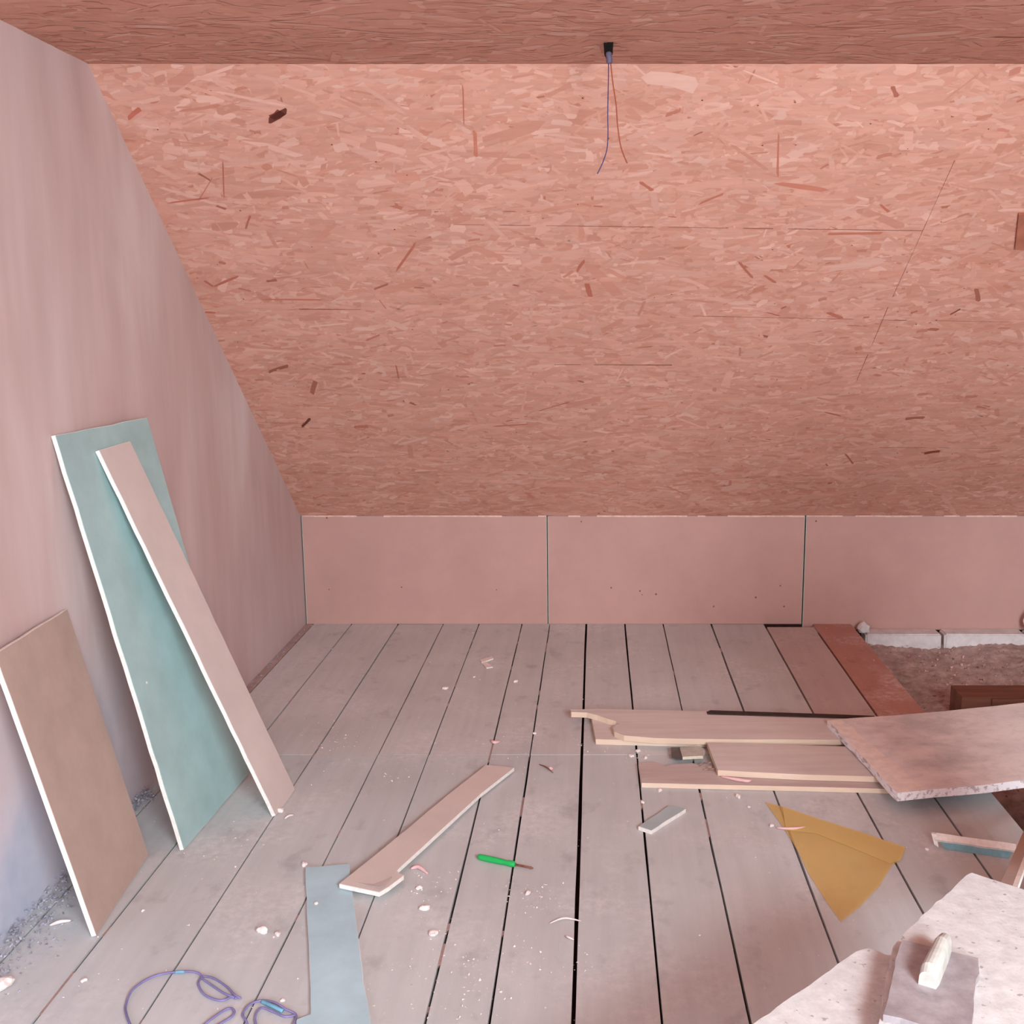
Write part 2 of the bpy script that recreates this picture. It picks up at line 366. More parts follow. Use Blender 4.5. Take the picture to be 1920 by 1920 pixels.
# knee wall: backing and three plasterboard panels with joints
wb = mesh('wall_back', *(lambda m: (m.v, m.f))((lambda m: (m.box((XL, YB+.016, -.3), (X1, YB+.10, ZK-.004)), m)[1])(MB())), DARK); struct(wb)
def kx(px): return (px - CX) / FPX * 5.28
pe = [(572, 1025.2), (1028.5, 1504.5), (1508.5, 2030)]
for i, (a, b) in enumerate(pe):
    x0, x1 = kx(a), (kx(b) if i < 2 else X1)
    zb = .0 if i < 2 else -.030
    mb = MB(); mb.box((x0, YB-.001, zb-.0), (x1, YB+.0125, ZK-.003)); p = mb.build('panel', KNEE, wb)
    mb = MB()
    mb.box((x0-.0022, YB-.0014, zb), (x0, YB+.012, ZK-.004))
    mb.box((x1, YB-.0014, zb), (x1+.002, YB+.012, ZK-.004)) if i < 2 else None
    p['_off'] = (0,0,0); mb.build('panel_edge', MINT, p)
    mb = MB(); x = x0
    while x < x1 - .02:                                       # crumbly cut top edge
        l = min(random.uniform(.03, .12), x1 - x); h = random.uniform(.001, .004)
        if random.random() < .8: mb.box((x, YB-.003, ZK-.004-h), (x+l, YB+.004, ZK+.0005), 0)
        x += l
    mb.build('cut_edge', CUT, p)
    mb = MB()
    for (sx, sy) in [(617,1105),(753,1101),(931,1106),(613,971),(1090,978),(1146,1102),(1200,1108),(1204,1115),(1230,1114),(1338,1137),(1417,1120),(1470,1137),(1530,977),(1463,1098)]:
        X = kx(sx)
        if x0 < X < x1:
            d = ray(sx, sy); t = YB / d.y; z = H + d.z*t; X = d.x*t; r = random.uniform(.003, .0055)
            mb.prism([(X + r*math.cos(k), YB-.0014, z + r*math.sin(k)) for k in range(6)], (0,-1,0), .001)
    mb.build('screw_mark', RUST, p)
mb = MB(); mb.box((.97, 1.60, 0), (1.27, 1.84, 1.22)); struct(mb.build('shade_blocker_1', BRICK))      # unseen low block, added to shade the knee wall and lower slope
# ---- floor boards with open gaps
KX = H / math.cos(PITCH)
gaps = [-.962, -.925, -.80, -.648, -.50, -.384, -.243, -.152, -.033, .0935, .219, .376, .550, .706, .833]
gw_b = [0, .004, .005, .006, .004, .0035, .004, .0035, .008, .006, .004, .007, .007, .008, 0]
gw_f = [0, .004, .005, .0045, .003, .003, .0055, .0055, .009, .005, .0055, .0055, .0055, .0065, 0]
yj = 3.516
fc_b = [(208,205,205)] * 14; fc_b[13] = (190,138,126); fc_b[12] = (204,184,180); fc_b[0] = (188,158,152)
mb = MB()
def board(x0, x1, y0, y1, col, z=0.0):
    # long board with slightly wandering edges
    k = max(2, int((y1 - y0) / .22)); dl = [random.uniform(0, .0016) for _ in range(k + 1)]; dr = [random.uniform(0, .0016) for _ in range(k + 1)]
    pts = [(x0 + dl[i], y0 + (y1-y0)*i/k, z) for i in range(k+1)] + [(x1 - dr[i], y0 + (y1-y0)*i/k, z) for i in range(k, -1, -1)]
    mb.prism(pts, (0,0,1), .024, col=col)
for i in range(14):
    x0, x1 = gaps[i]*KX, gaps[i+1]*KX
    for sec, (y0, y1, gw) in enumerate([(yj + .0015, YB - .002, gw_b), (-1.98, yj - .0015, gw_f)]):
        a = x0 + gw[i]/2; b = x1 - gw[i+1]/2
        c = fc_b[i] if sec == 0 else (206, 207, 208)
        v = random.uniform(.955, 1.03); c = tuple(v * q for q in lin(c))
        yb = y1
        if sec == 0 and i == 12: yb = y1 - .055
        board(a, b, y0, yb, c, random.uniform(-.0012, .0004))
x = gaps[-1]*KX
while x < X1:                                                # boards in front of and beside the opening
    board(x + .003, min(x + .2, X1) - .003, -1.98, 2.72, lin((208, 192, 189))); x += .2
x = 1.41
while x < X1:
    board(x + .003, min(x + .2, X1) - .003, 2.725, 3.3, lin((208, 192, 189))); x += .2
mb.box((XL-.05, -1.98, -.06), (gaps[-1]*KX - .004, YB+.0, -.045), 1); mb.box((gaps[-1]*KX-.004, -1.98, -.06), (X1, 2.70, -.045), 1)
fl = mb.build('floor', [FLOOR, DARK], cols=True); struct(fl)
# dust lines where dirt clogs the gaps
mb = MB()
for i in range(1, 14):
    y = .8
    while y < YB:
        l = random.uniform(.01, .05) if random.random() < .7 else random.uniform(.08, .2)
        if random.random() < (.10 if i in (8, 9, 11, 12) else .34):
            x = gaps[i]*KX; mb.box((x - .005, y, -.012), (x + .005, y + l, -.0012 - random.random()*.003))
        y += l + random.uniform(.03, .2)
tag(mb.build('gap_dust', plain('gap_dust', (168, 140, 134), .1)), 'grey dust packed into the gaps between the floorboards', 'dust', kind='stuff')
# ---- the opening in the floor on the right
xe = gaps[-1]*KX
def bumpy(name, x0, x1, y0, y1, nx, ny, zf, mat):
    v = []; f = []
    for j in range(ny+1):
        for i in range(nx+1):
            x = x0 + (x1-x0)*i/nx; y = y0 + (y1-y0)*j/ny; v.append((x, y, zf(x, y)))
    for j in range(ny):
        for i in range(nx): a = j*(nx+1)+i; f.append((a, a+1, a+nx+2, a+nx+1))
    return mesh(name, v, f, mat, smooth=True)
def rz(x, y):
    s = min(1, max(0, (YB - .05 - y) / .5))
    dp = .15*min(1, max(0, (4.22 - y)/.15))
    return -.075 - .09*s - dp + random.gauss(0, .004) + .012*math.sin(9*x + 3*y)
rb = bumpy('slag_infill', xe - .12, X1 - .005, 2.725, YB, 120, 150, rz, RUBBLE)
tag(rb, 'brown crumbly slag filling the opening in the floor beside the boards', 'rubble', kind='stuff')
mb = MB()
for i in range(260):
    x = random.uniform(xe+.02, 2.3); y = random.uniform(YB-.52, YB-.08); s = random.uniform(.003, .010)
    z = -.075 - .09*min(1, max(0, (YB-.05-y)/.5)) + s*.4
    v = [Vector((x, y, z)) + Vector((random.gauss(0,1), random.gauss(0,1), random.gauss(0,.7))).normalized()*s for _ in range(5)]
    mb.add(v, [(0,1,2),(0,2,3),(0,3,1),(1,4,2),(2,4,3),(3,4,1)])
tag(mb.build('mortar_crumbs', plain('mortar_crumb', (206, 168, 158), .2, 80)), 'small pale mortar crumbs strewn on the brown slag below the white blocks', 'rubble', kind='stuff')
def lump(name, c, sx, sy, sz, mat, seed, parent=None, rot=0, sub=2, rough=.22):
    rr = random.Random(seed); bm = bmesh.new(); bmesh.ops.create_icosphere(bm, subdivisions=sub, radius=1)
    ph = [rr.uniform(0, 6) for _ in range(6)]
    for v in bm.verts:
        k = 1 + rough*math.sin(3*v.co.x + ph[0])*math.cos(3.3*v.co.y + ph[1]) + rr.uniform(-rough, rough)*.6
        v.co = Vector((v.co.x*k*sx, v.co.y*k*sy, max(v.co.z, -.55)*k*sz))
    zmin = min(v.co.z for v in bm.verts)
    for v in bm.verts: v.co.z -= zmin
    me = bpy.data.meshes.new(name); bm.to_mesh(me); bm.free(); me.materials.append(mat)
    o = bpy.data.objects.new(name, me); S.collection.objects.link(o); o.location = c; o.rotation_euler.z = rot
    return o
bx = [(1617, 1757, 'short white block at the left end of the row under the wall panel'),
      (1763, 1913, 'long white block in the middle of the row under the wall panel'),
      (1919, 2080, 'white block at the right picture edge of the row under the wall panel')]
for i, (a, b, lab) in enumerate(bx):
    xa, xb = (a-CX)/FPX*5.3, (b-CX)/FPX*5.3
    bm = bmesh.new(); bmesh.ops.create_cube(bm, size=1)
    bmesh.ops.scale(bm, vec=(xb-xa, .10, .13), verts=bm.verts); bmesh.ops.bevel(bm, geom=bm.edges[:], offset=.008, segments=3, affect='EDGES')
    for v in bm.verts: v.co += Vector((random.gauss(0, .001), random.gauss(0, .001), random.gauss(0, .001)))
    me = bpy.data.meshes.new('masonry_block'); bm.to_mesh(me); bm.free(); me.materials.append(BLOCK)
    o = bpy.data.objects.new('masonry_block', me); S.collection.objects.link(o); o.location = ((xa+xb)/2, YB-.052, -.088)
    tag(o, lab, 'block', 'white blocks under the wall panel')
tag(lump('mortar_lump', (xe+.05, YB-.06, -.028), .035, .03, .03, BLOCK, 4), 'white mortar lump between the red floorboard and first white block', 'rubble')
t = thing('floor_joist', 'dark wooden joist end exposed in the floor opening behind the slab', 'joist', (2.2, 4.2, -.16))
a = at(1783, 1285, -.03)
mb = MB(); mb.box((a.x, a.y-.14, -.2), (X1, a.y, -.03)); mb.build('beam', JOIST, t)
mb = MB(); mb.box((a.x+.12, a.y-.155, -.06), (X1, a.y-.14, -.035)); mb.build('batten', JOIST, t)
# ------------------------------------------------------------------ gypsum offcuts
def gyps(name, label, pts, n, t, paper, rag=.0012, step=.05, group=None, cat='plasterboard', core=CORE, face_inset=.0006):
    pts = [Vector(p) for p in pts]; n = Vector(n).normalized()
    pts = ragged(pts, step, rag, n)
    zmin = min(min(p.z, (p - n*t).z) for p in pts)
    c = sum(pts, Vector())/len(pts); base = Vector((c.x, c.y, zmin))
    th = thing(name, label, cat, base, group)
    ctr = c
    mb = MB(); mb.prism([p - n*.0012 for p in pts], n, t - .0012); mb.build('gypsum_core', core, th)
    ins = [p + (ctr - p).normalized()*face_inset*2 for p in pts]
    mb = MB(); mb.prism(ins, n, .0012); mb.build('paper_facing', paper, th)
    return th
def norm3(a, b, c, toward):
    n = (Vector(b)-Vector(a)).cross(Vector(c)-Vector(a)).normalized()
    return n if n.dot(Vector(toward)) > 0 else -n
def on_wall(px, py, x=XL):
    d = ray(px, py); t = x/d.x; return Vector((0,0,H)) + d*t
# tall green board
def on_plane(px, py, p, nn):
    d = ray(px, py); o = Vector((0,0,H)); return o + d*((p-o).dot(nn)/d.dot(nn))
b0 = at(345,1593,.004); b1 = at(468,1450,.004); t0 = on_wall(104,816,XL+.014); n = norm3(b0, b1, t0, (1,0,.2)); t1 = on_plane(276,783,b0,n)
g0 = gyps('leaning_board', 'tall wide green plasterboard offcut leaning on the left wall behind the narrow pink strip', [b0, b1, t1, t0], n, .0125, GREEN, .0010)
mb = MB(); q = at(275,1280,0); d = ray(275,1280); tt = (b0 - Vector((0,0,H))).dot(n)/d.dot(n); q = Vector((0,0,H))+d*tt
ax = (b1-b0).normalized(); ay = n.cross(ax); mb.prism([q + n*.0006 + (ax*math.cos(k)+ay*math.sin(k))*.004 for k in range(6)], n, .0005); mb.build('plaster_spot', CORE, g0)
# narrow strip leaning over it
gn = n
s0 = at(517,1529,.004); s1 = at(553,1480,.004); st0 = on_plane(186,844,b0+gn*.014,gn); n = norm3(s0, s1, st0, (1,0,.2)); st1 = on_plane(244,827,s0,n)
gyps('leaning_strip', 'narrow pink plasterboard strip leaning in front of the tall green board', [s0, s1, st1, st0], n, .0125, PINKP, .0012)
# small taupe board
b0 = at(181,1754,.004); b1 = at(279,1604,.004); t0 = on_wall(-8,1226,XL+.014); t1 = on_wall(126,1142,XL+.016)
n = norm3(b0, b1, t1, (1,0,.2)); t0 = on_plane(-8,1226,b0,n)
gyps('leaning_board', 'short taupe plasterboard offcut leaning on the left wall at the left picture edge', [b0, b1, t1, t0], n, .0125, TAUPE, .0005)
UP = (0,0,1)
# blue-grey board flat on the floor
z = .0128
pts = [at(573,1626,z), at(655,1619,z), at(661,1675,z), at(676,1790,z), at(700,1960,z), at(715,2060,z), at(545,2060,z), at(556,1912,z), at(583,1902,z), at(580,1800,z), at(575,1700,z)]
gyps('floor_offcut', 'long blue-grey plasterboard offcut lying flat on the boards at the bottom edge', pts, UP, .0125, BLUEP, .0008)
# pale strip with a broken end, one corner resting on the blue board
def at2(px, py, zf): return at(px, py, zf)
pts = [at(911,1434,.017), at(964,1439,.017), at(900,1489,.0195), at(838,1546,.0225), at(790,1590,.025), at(750,1626,.0272), at(743,1633,.0276), at(748,1637,.0275), at(757,1641,.0274), at(728,1663,.028), at(711,1673,.0282), at(636,1657,.030), at(700,1606,.0268), at(838,1492,.0215)]
n = norm3(pts[0], pts[1], pts[11], (0,0,1))
gyps('floor_offcut', 'long pale pinkish plasterboard strip with snapped corner lying diagonally mid-floor', pts, n, .0125, PINKP, .0004, .06)
# flap of torn paper at the broken end
mb = MB(); P = [at(668,1655,.0298), at(700,1658,.0298), at(722,1650,.0292), at(735,1643,.0290), at(728,1652,.0325), at(712,1664,.0345)]
mb.prism(P, UP, .0008)
tag(mb.build('torn_paper', PINKP), 'curled flap of torn facing paper at the snapped end of the diagonal strip', 'paper')
pts = [at(1197,1549,.0132), at(1256,1509,.0132), at(1286,1516,.0132), at(1221,1557,.0132)]
gyps('floor_offcut', 'small grey-green plasterboard block lying below the plank pile', pts, UP, .0128, GREYP, .0008, .03)
# teal offcut standing on its long edge at the right
p0 = at(1753,1570,.030); p1 = at(1905,1592,.030); dx = (p1-p0).normalized(); ff = Vector((dx.y, -dx.x, 0)); U3 = Vector((0,0,1))
if ff.y > 0: ff = -ff
t = thing('edge_offcut', 'teal plasterboard sliver with white edge propped beside the white foreground sheets', 'plasterboard', ((p0.x+p1.x)/2, (p0.y+p1.y)/2, 0))
mb = MB(); mb.prism(ragged([p0 + U3*.010 - ff*.010, p1 + U3*.010 - ff*.010, p1 - U3*.003 + ff*.006, p0 - U3*.003 + ff*.006], .03, .0006, (ff+U3).normalized()), (ff*.6+U3*.8).normalized(), .012)
mb.prism([p0 + U3*.010 - dx*.010, p0 + U3*.010 + dx*.003, p0 - U3*.030 + dx*.012, p0 - U3*.022 - dx*.001], ff, .010)
mb.build('gypsum_core', CORE, t)
mb = MB(); mb.prism([p0 + dx*.004 - U3*.001 - ff*.002, p1 - U3*.001 - ff*.002, p1 - dx*.02 - U3*.0295 + ff*.004, p0 + dx*.03 - U3*.0295 + ff*.004], (ff+U3*.2).normalized(), .008)
mb.build('paper_facing', TEALP, t)
# ------------------------------------------------------------------ plank pile
def plank(name, label, top, z, t, mt, me, group='loose planks in the pile', rag=.0006):
    n = Vector(UP); pts = ragged(top, .08, rag, n)
    c = sum(pts, Vector())/len(pts)
    th = thing(name, label, 'plank', (c.x, c.y, z - t), group)
    mb = MB(); mb.prism(pts, n, t, 0, 1); mb.build('board', [mt, me], th); return th
def T(L, z): return [at(x, y, z) for x, y in L]
plank('plank', 'dusty broken plank lowest in the pile, lying straight on the floorboards', T([(1197,1431),(1225,1428),(1241,1432),(1246,1437),(1262,1433),(1300,1431),(1330,1440),(1400,1444),(1700,1450),(1700,1480),(1460,1474),(1203,1468)], .017), .017, .016, PLANKD, PLANKE)
plank('plank', 'pale plank under the splintered one at the back of the pile', T([(1109,1344),(1113,1365),(1117,1386),(1330,1391),(1600,1390),(1700,1388),(1700,1346),(1400,1340)], .021), .021, .020, PLANK, PLANKE)
plank('plank', 'splintered plank with a long tongue, topmost at the back of the pile', T([(1070,1330),(1090,1330),(1118,1329),(1300,1333),(1550,1341),(1700,1348),(1700,1384),(1560,1387),(1340,1386),(1230,1384),(1170,1379),(1152,1372),(1149,1364),(1155,1359),(1162,1357),(1155,1352),(1140,1348),(1120,1341),(1100,1336),(1071,1335)], .042), .042, .0205, PLANK, PLANKE)
plank('plank', 'short planed plank in front of the pile, its left end cut slanting', T([(1326,1392),(1600,1400),(1700,1404),(1700,1458),(1500,1452),(1346,1444),(1336,1418)], .038), .038, .0195, PLANK, PLANKE)
mb = MB(); L = T([(1325,1334.5),(1332,1331.5),(1560,1339),(1640,1342),(1640,1346),(1560,1345),(1327,1338)], .046); mb.prism(L, UP, .045)
tag(mb.build('dark_batten', DARKBAT), 'thin dark batten running behind the splintered plank', 'batten')
mb = MB(); L = T([(1275,1402),(1312,1399),(1322,1406),(1318,1417),(1280,1419)], .028); mb.prism(L, UP, .0105, 0, 1)
tag(mb.build('wood_block', [plain('pale_grey_wood', (188,180,168), .08), plain('pale_cut_wood', (222,212,192), .06)]), 'small pale wooden block wedged between the planks', 'block')
mb = MB(); L = T([(1258,1401),(1276,1401),(1279,1424),(1259,1420)], .020); mb.prism(L, UP, .003)
tag(mb.build('metal_plate', plain('dark_grey_metal', (96,90,88), .1, 30, .5)), 'small dark grey plate beside the pale block in the plank pile', 'plate')
mb = MB()
for k in range(7):
    a = at(1312 + random.uniform(-2, 18), 1428 + random.uniform(-2, 20), .018); an = random.uniform(-.6, .5); l = random.uniform(.015, .035)
    d = Vector((math.cos(an), math.sin(an), .25))*l; s = Vector((-math.sin(an), math.cos(an), .4))*.006
    mb.prism([a, a+d, a+d+s, a+s], norm3(a, a+d, a+s, UP), .0008)
tag(mb.build('torn_foil', plain('crumpled_foil', (150,124,116), .4, 60, .4)), 'crumpled torn foil shreds by the slanting plank end', 'foil')
# big dirty slab resting on the pile
zt = .075
top = [at(1551,1350,.066), at(1650,1343,.072), at(1740,1336,.078), at(1830,1327,.084), at(1925,1317,.090), at(2050,1305,.098), at(2080,1448,.098), at(1920,1462,.088), at(1860,1470,.084), at(1845,1472,.083), at(1760,1479,.078), at(1683,1487,.073), at(1672,1478,.072), at(1610,1410,.069)]
c = sum(top, Vector())/len(top)
n = norm3(top[0], top[11], top[5], UP)
mb = MB()
t = thing('rubble_slab', 'large grubby plaster slab with white chipped edge lying across the planks', 'slab', (c.x, c.y, .02))
mb.prism(ragged(top, .06, .002, n), n, .027, 0, 1); mb.build('slab_body', [SLABD, SLABE], t)
rim = [at(1552,1351,.0665), at(1578,1349,.068), at(1640,1400,.0715), at(1710,1462,.0755), at(1735,1478,.077), at(1684,1486,.0735), at(1673,1477,.0725), at(1611,1410,.0695)]
mb = MB(); mb.prism(ragged(rim, .03, .004, n), n, .0008); mb.build('plaster_rim', plain('chalky_rim', (242,228,222), .05, 30), t)
# ------------------------------------------------------------------ yellow film
L = [(1435,1504),(1467,1512),(1538,1536),(1620,1562),(1698,1589),(1688,1613),(1672,1622),(1650,1660),(1612,1700),(1577,1728),(1548,1688),(1518,1640),(1494,1592),(1470,1552)]
mb = MB(); mb.prism(T(L, .0036), UP, .0004); film = mb.build('plastic_film', FILM)
tag(film, 'translucent yellow plastic film triangle lying on the boards', 'film')
tag(film, film['label'], 'film')
mb = MB(); mb.prism(T([(1467,1512),(1538,1536),(1620,1562),(1698,1589),(1688,1613),(1668,1618),(1600,1590),(1530,1562),(1474,1556)], .0062), UP, .0004)
mb.v = [v for v in mb.v]; f2 = mesh('folded_flap', mb.v, mb.f, FILM2); f2.parent = film
# shreds and slivers
def sliver(name, label, pts, wd, mat, cat='shred', z=.003, lift=.004):
    P = spline([at(x, y, z) + Vector((0,0,lift*math.sin(math.pi*i/(len(pts)-1)))) for i, (x, y) in enumerate(pts)], 5)
    mb = MB(); m = len(P); mb.tube(P, wd, 6, taper=[.35 + .65*math.sin(math.pi*i/(m-1)) for i in range(m)])
    return tag(mb.build(name, mat, smooth=True), label, cat)
sliver('foam_shred', 'thin pink shred lying across the yellow film', [(1456,1552),(1485,1556),(1515,1550)], .0045, PINKF)
sliver('foam_shred', 'pink shred on the floor beside the snapped end of the diagonal strip', [(770,1629),(785,1628),(802,1638)], .006, PINKF)
sliver('paper_sliver', 'long curved pale sliver crossing the middle floorboard gap', [(1031,1731),(1058,1724),(1089,1727)], .0028, CRUMB)
sliver('paper_sliver', 'short curled pale sliver left of the middle floorboard gap', [(1061,1754),(1066,1760),(1076,1762)], .0028, CRUMB)
sliver('foam_shred', 'pink shred under the front edge of the short plank', [(1352,1456),(1375,1462),(1400,1466),(1409,1463)], .006, PINKF, z=.02)
sliver('foam_shred', 'pink crumpled shred lying on a gap above the diagonal strip', [(920,1388),(927,1394),(938,1390)], .006, PINKF)
sliver('wood_splinter', 'dark splinter beside a pink crumb right of the diagonal strip', [(1011,1433),(1025,1441),(1037,1449)], .0025, RUST)
sliver('paper_sliver', 'flat white sliver on the grey dust beside the left wall', [(93,1735),(112,1731),(133,1726)], .005, CRUMB)
sliver('paper_sliver', 'pale splinter lying by the foot of the narrow pink strip', [(534,1535),(541,1532),(550,1528)], .0035, CRUMB)
mb = MB(); mb.prism(T([(900,1237),(922,1230),(925,1234),(903,1242)], .008), UP, .007); mb.prism(T([(902,1240),(910,1240),(924,1250),(912,1252)], .006), UP, .005)
tag(mb.build('plaster_flake', CRUMB), 'bent white plaster flake far back on the floorboards', 'rubble')
crumbs = [(967,1277,.010,'white crumb on the boards right of the bent white flake'), (835,1290,.011,'flat pale crumb left of the bent white flake'),
 (889,1268,.006,'tiny pale crumb just below the bent white flake'),
 (797,1703,.013,'larger white crumb below the snapped strip end'), (813,1751,.012,'white crumb halfway between the snapped strip and bottom edge'),
 (786,1665,.010,'round white crumb right under the snapped strip end'), (493,1747,.019,'large white plaster lump left of the blue-grey offcut'),
 (521,1752,.010,'small white crumb just right of the large plaster lump'), (1384,1493,.012,'white crumb below the lowest plank of the pile'),
 (1237,1482,.009,'white crumb under the left part of the lowest plank'), (1184,1417,.010,'white crumb left of the gap under the pale plank end'),
 (1196,1408,.011,'pale crumb on the gap under the pale plank end'), (1211,1420,.008,'small crumb right of the gap under the pale plank end'),
 (1205,1504,.008,'pale crumb on the gap above the small grey-green block'), (571,1621,.011,'white chip at the top left corner of the blue-grey offcut'),
 (5,1850,.026,'white plaster lump at the left picture edge near the bottom'), (524,1520,.014,'white crumb pile at the foot of the narrow pink strip'),
 (1032,1441,.010,'pink crumb right of the diagonal strip'), (1002,1374,.008,'white crumb on the boards left of the plank tongue'),
 (1447,1547,.008,'pale crumb left of the pink shred on the film'), (1738,1592,.007,'pale crumb between yellow film and teal sliver'),
 (1404,1512,.006,'small pale crumb above the left tip of the yellow film'), (530,1855+20,.006,'tiny pale crumb near the bottom beside the violet cord'),
 (593,1693,.006,'tiny white crumb lying on the blue-grey offcut'), (990,1675,.010,'white crumb in the powder patch right of the green screwdriver tip'),
 (157,1838,.007,'small white crumb on the boards in the bottom left corner'), (268,1707,.006,'tiny white crumb right of the short taupe board foot')]
for i, (x, y, s, lab) in enumerate(crumbs):
    zz = .0132 if (x, y) == (593, 1693) else 0
    o = lump('plaster_crumb', at(x, y+2, zz), s*random.uniform(.8,1.1), s*random.uniform(.6,.9), s*.55, PINKF if 'pink crumb' in lab else CRUMB, 50+i, rot=random.uniform(0,3), sub=2)
    tag(o, lab, 'rubble')
# fine plaster grit everywhere: nobody could count it
mb = MB()
def grit(x, y, s, z=0.0):
    v = [Vector((x, y, z + s*.3)) + Vector((random.gauss(0,1), random.gauss(0,1), random.gauss(0,.5))).normalized()*s for _ in range(5)]
    v = [Vector((q.x, q.y, max(q.z, z))) for q in v]
    mb.add(v, [(0,1,2),(0,2,3),(0,3,1),(1,4,2),(2,4,3),(3,4,1)])
for i in range(1500):
    y = random.uniform(2.05, YB-.02); x = random.uniform(XL+.02, 1.24)
    grit(x, y, random.choice([.0009,.0012,.0015,.002,.0028]))
for (px, py, sp, nn) in [(650,1393,.07,60),(993,1680,.05,70),(910,1813,.08,90),(860,1890,.08,70),(1050,1810,.06,30),(730,1800,.12,60),(440,1610,.09,50),(560,1380,.08,30),
                         (800,1660,.05,60),(1190,1412,.03,40),(1085,1400,.05,40),(960,1400,.10,30),(740,1460,.03,20),(590,1180,.1,40),(900,1180,.2,60),(1500,1600,.2,30),(1400,1160,.2,20)]:
    c = at(px, py)
    for _ in range(nn):
        x, y = random.gauss(c.x, sp), random.gauss(c.y, sp*1.1)
        if XL < x < 1.24 and y < YB-.01: grit(x, y, random.choice([.001,.0014,.002,.0028,.0038]))
tag(mb.build('plaster_grit', CRUMB), 'fine white plaster grit scattered over the floorboards', 'grit', kind='stuff')
# powder patches with soft ragged outlines
# blue-grey dirt bank along the foot of the left wall
mb = MB()
for i in range(1400):
    y = random.uniform(2.05, 3.2); r = abs(random.gauss(0, .055 if y < 2.7 else .02)); s = random.uniform(.0015, .0065)
    x = XL + r + .004
    if x > XL + .19: continue
    mb_z = max(0, .03 - r*.3) * random.random()
    v = [Vector((x, y, mb_z)) + Vector((random.gauss(0,1), random.gauss(0,1), random.gauss(0,.7))).normalized()*s for _ in range(5)]
    mb.add([Vector((max(q.x, XL+.001), q.y, max(q.z, 0))) for q in v], [(0,1,2),(0,2,3),(0,3,1),(1,4,2),(2,4,3),(3,4,1)])
for y in np.arange(3.2, YB-.03, .004):
    x = XL + abs(random.gauss(0, .012)) + .003; s = random.uniform(.001, .004)
    v = [Vector((x, y, s*.3)) + Vector((random.gauss(0,1), random.gauss(0,1), random.gauss(0,.7))).normalized()*s for _ in range(5)]
    mb.add([Vector((max(q.x, XL+.001), q.y, max(q.z, 0))) for q in v], [(0,1,2),(0,2,3),(0,3,1),(1,4,2),(2,4,3),(3,4,1)])
tag(mb.build('wall_foot_dirt', DUSTB), 'blue-grey dirt and grit heaped along the foot of the left wall', 'dirt', kind='stuff')
# ------------------------------------------------------------------ green screwdriver
a = at(896,1606,.009); b = at(966,1621,.009); d = (b-a).normalized(); tip = at(1000,1628,.004)
t = thing('screwdriver', 'green-handled screwdriver lying on the floorboards', 'screwdriver', ((a.x+b.x)/2, (a.y+b.y)/2, 0))
Lh = (b-a).length; prof = [(0,.55),(.03,.85),(.10,.95),(.35,.98),(.62,.92),(.78,.80),(.84,.98),(.95,1.0),(1.0,.7)]
mb = MB(); mb.tube([a + d*Lh*k for k, _ in prof], .0088, 12, taper=[q for _, q in prof]); mb.build('handle', DGREEN, t, True)
mb = MB(); mb.tube([b - d*.004, b + (tip-b)*.8, b + (tip-b)*.85, tip], .0032, 8, taper=[1,1,1.3,.5]); mb.build('shaft', RUST, t, True)
# ------------------------------------------------------------------ violet cord
def cord(pts, z=.004):
    return spline([at(x, y, z + .004*math.sin(i*1.7)**2) for i, (x, y) in enumerate(pts)], 7)
t = thing('tangled_cord', 'tangled thin violet cord lying at the bottom beside the blue-grey offcut', 'cord', at(400,1880,0))
for pts in [[(250,1935),(238,1905),(236,1885),(250,1855),(285,1832),(325,1823),(362,1822),(378,1830),(372,1845),(385,1866),(415,1876),(436,1868),(443,1872)],
            [(378,1830),(400,1834),(425,1850),(441,1866),(452,1872)],
            [(372,1932),(395,1912),(425,1892),(438,1893),(436,1905),(405,1925),(395,1940)],
            [(443,1872),(420,1862),(398,1848),(381,1836)],
            [(470,1945),(462,1915),(455,1902),(468,1884),(490,1876),(515,1880),(535,1892),(555,1903),(548,1925),(535,1950)],
            [(555,1903),(535,1906),(512,1897),(490,1890),(478,1910),(486,1935)]]:
    mb = MB(); mb.tube(cord(pts), .0026, 6); mb.build('strand', VIOLET, t, True)
mb = MB(); mb.tube(cord([(492,1878),(510,1886),(530,1896)]), .0048, 6); mb.build('tape_wrap', TURQ, t, True)
mb = MB(); mb.tube(cord([(326,1823),(337,1822),(348,1822)]), .0034, 6); mb.build('tape_wrap', TURQ, t, True)
# ------------------------------------------------------------------ hanging wires
d = ray(1141, 79); tt = (ZC - H)/d.z; bx_ = Vector((0,0,H)) + d*tt; yy = bx_.y
def at_y(px, py, y=yy):
    d = ray(px, py); return Vector((0,0,H)) + d*(y/d.y)
t = thing('hanging_cable', 'two loose wires hanging from a black outlet on the ceiling', 'cable', (bx_.x, yy, ZC-.34))
mb = MB(); L0 = [at_y(1132,79), at_y(1150,79), at_y(1149,97), at_y(1144,104), at_y(1137,105), at_y(1133,98)]
mb.prism([p for p in L0], (0,-1,0), .03); mb.build('outlet', BLACK, t)
mb = MB(); mb.tube(spline([at_y(1141,98,yy-.006), at_y(1142,108,yy-.008), at_y(1143,119,yy-.006)], 4), .008, 10, taper=[.7]+[1]*7+[.8]); mb.build('cable_sheath', SHEATH, t, True)
mb = MB(); mb.tube(spline([at_y(x,y,yy-.006) for x, y in [(1141,117),(1140.5,160),(1139.5,215),(1140,250),(1138,280),(1130,305),(1120,326)]], 5), .0016, 6); mb.build('blue_wire', WIREB, t, True)
mb = MB(); mb.tube(spline([at_y(x,y,yy-.004) for x, y in [(1145,117),(1149,155),(1155,195),(1158,235),(1163,270),(1169,290),(1176,306)]], 5), .0019, 6); mb.build('brown_wire', WIREBR, t, True)
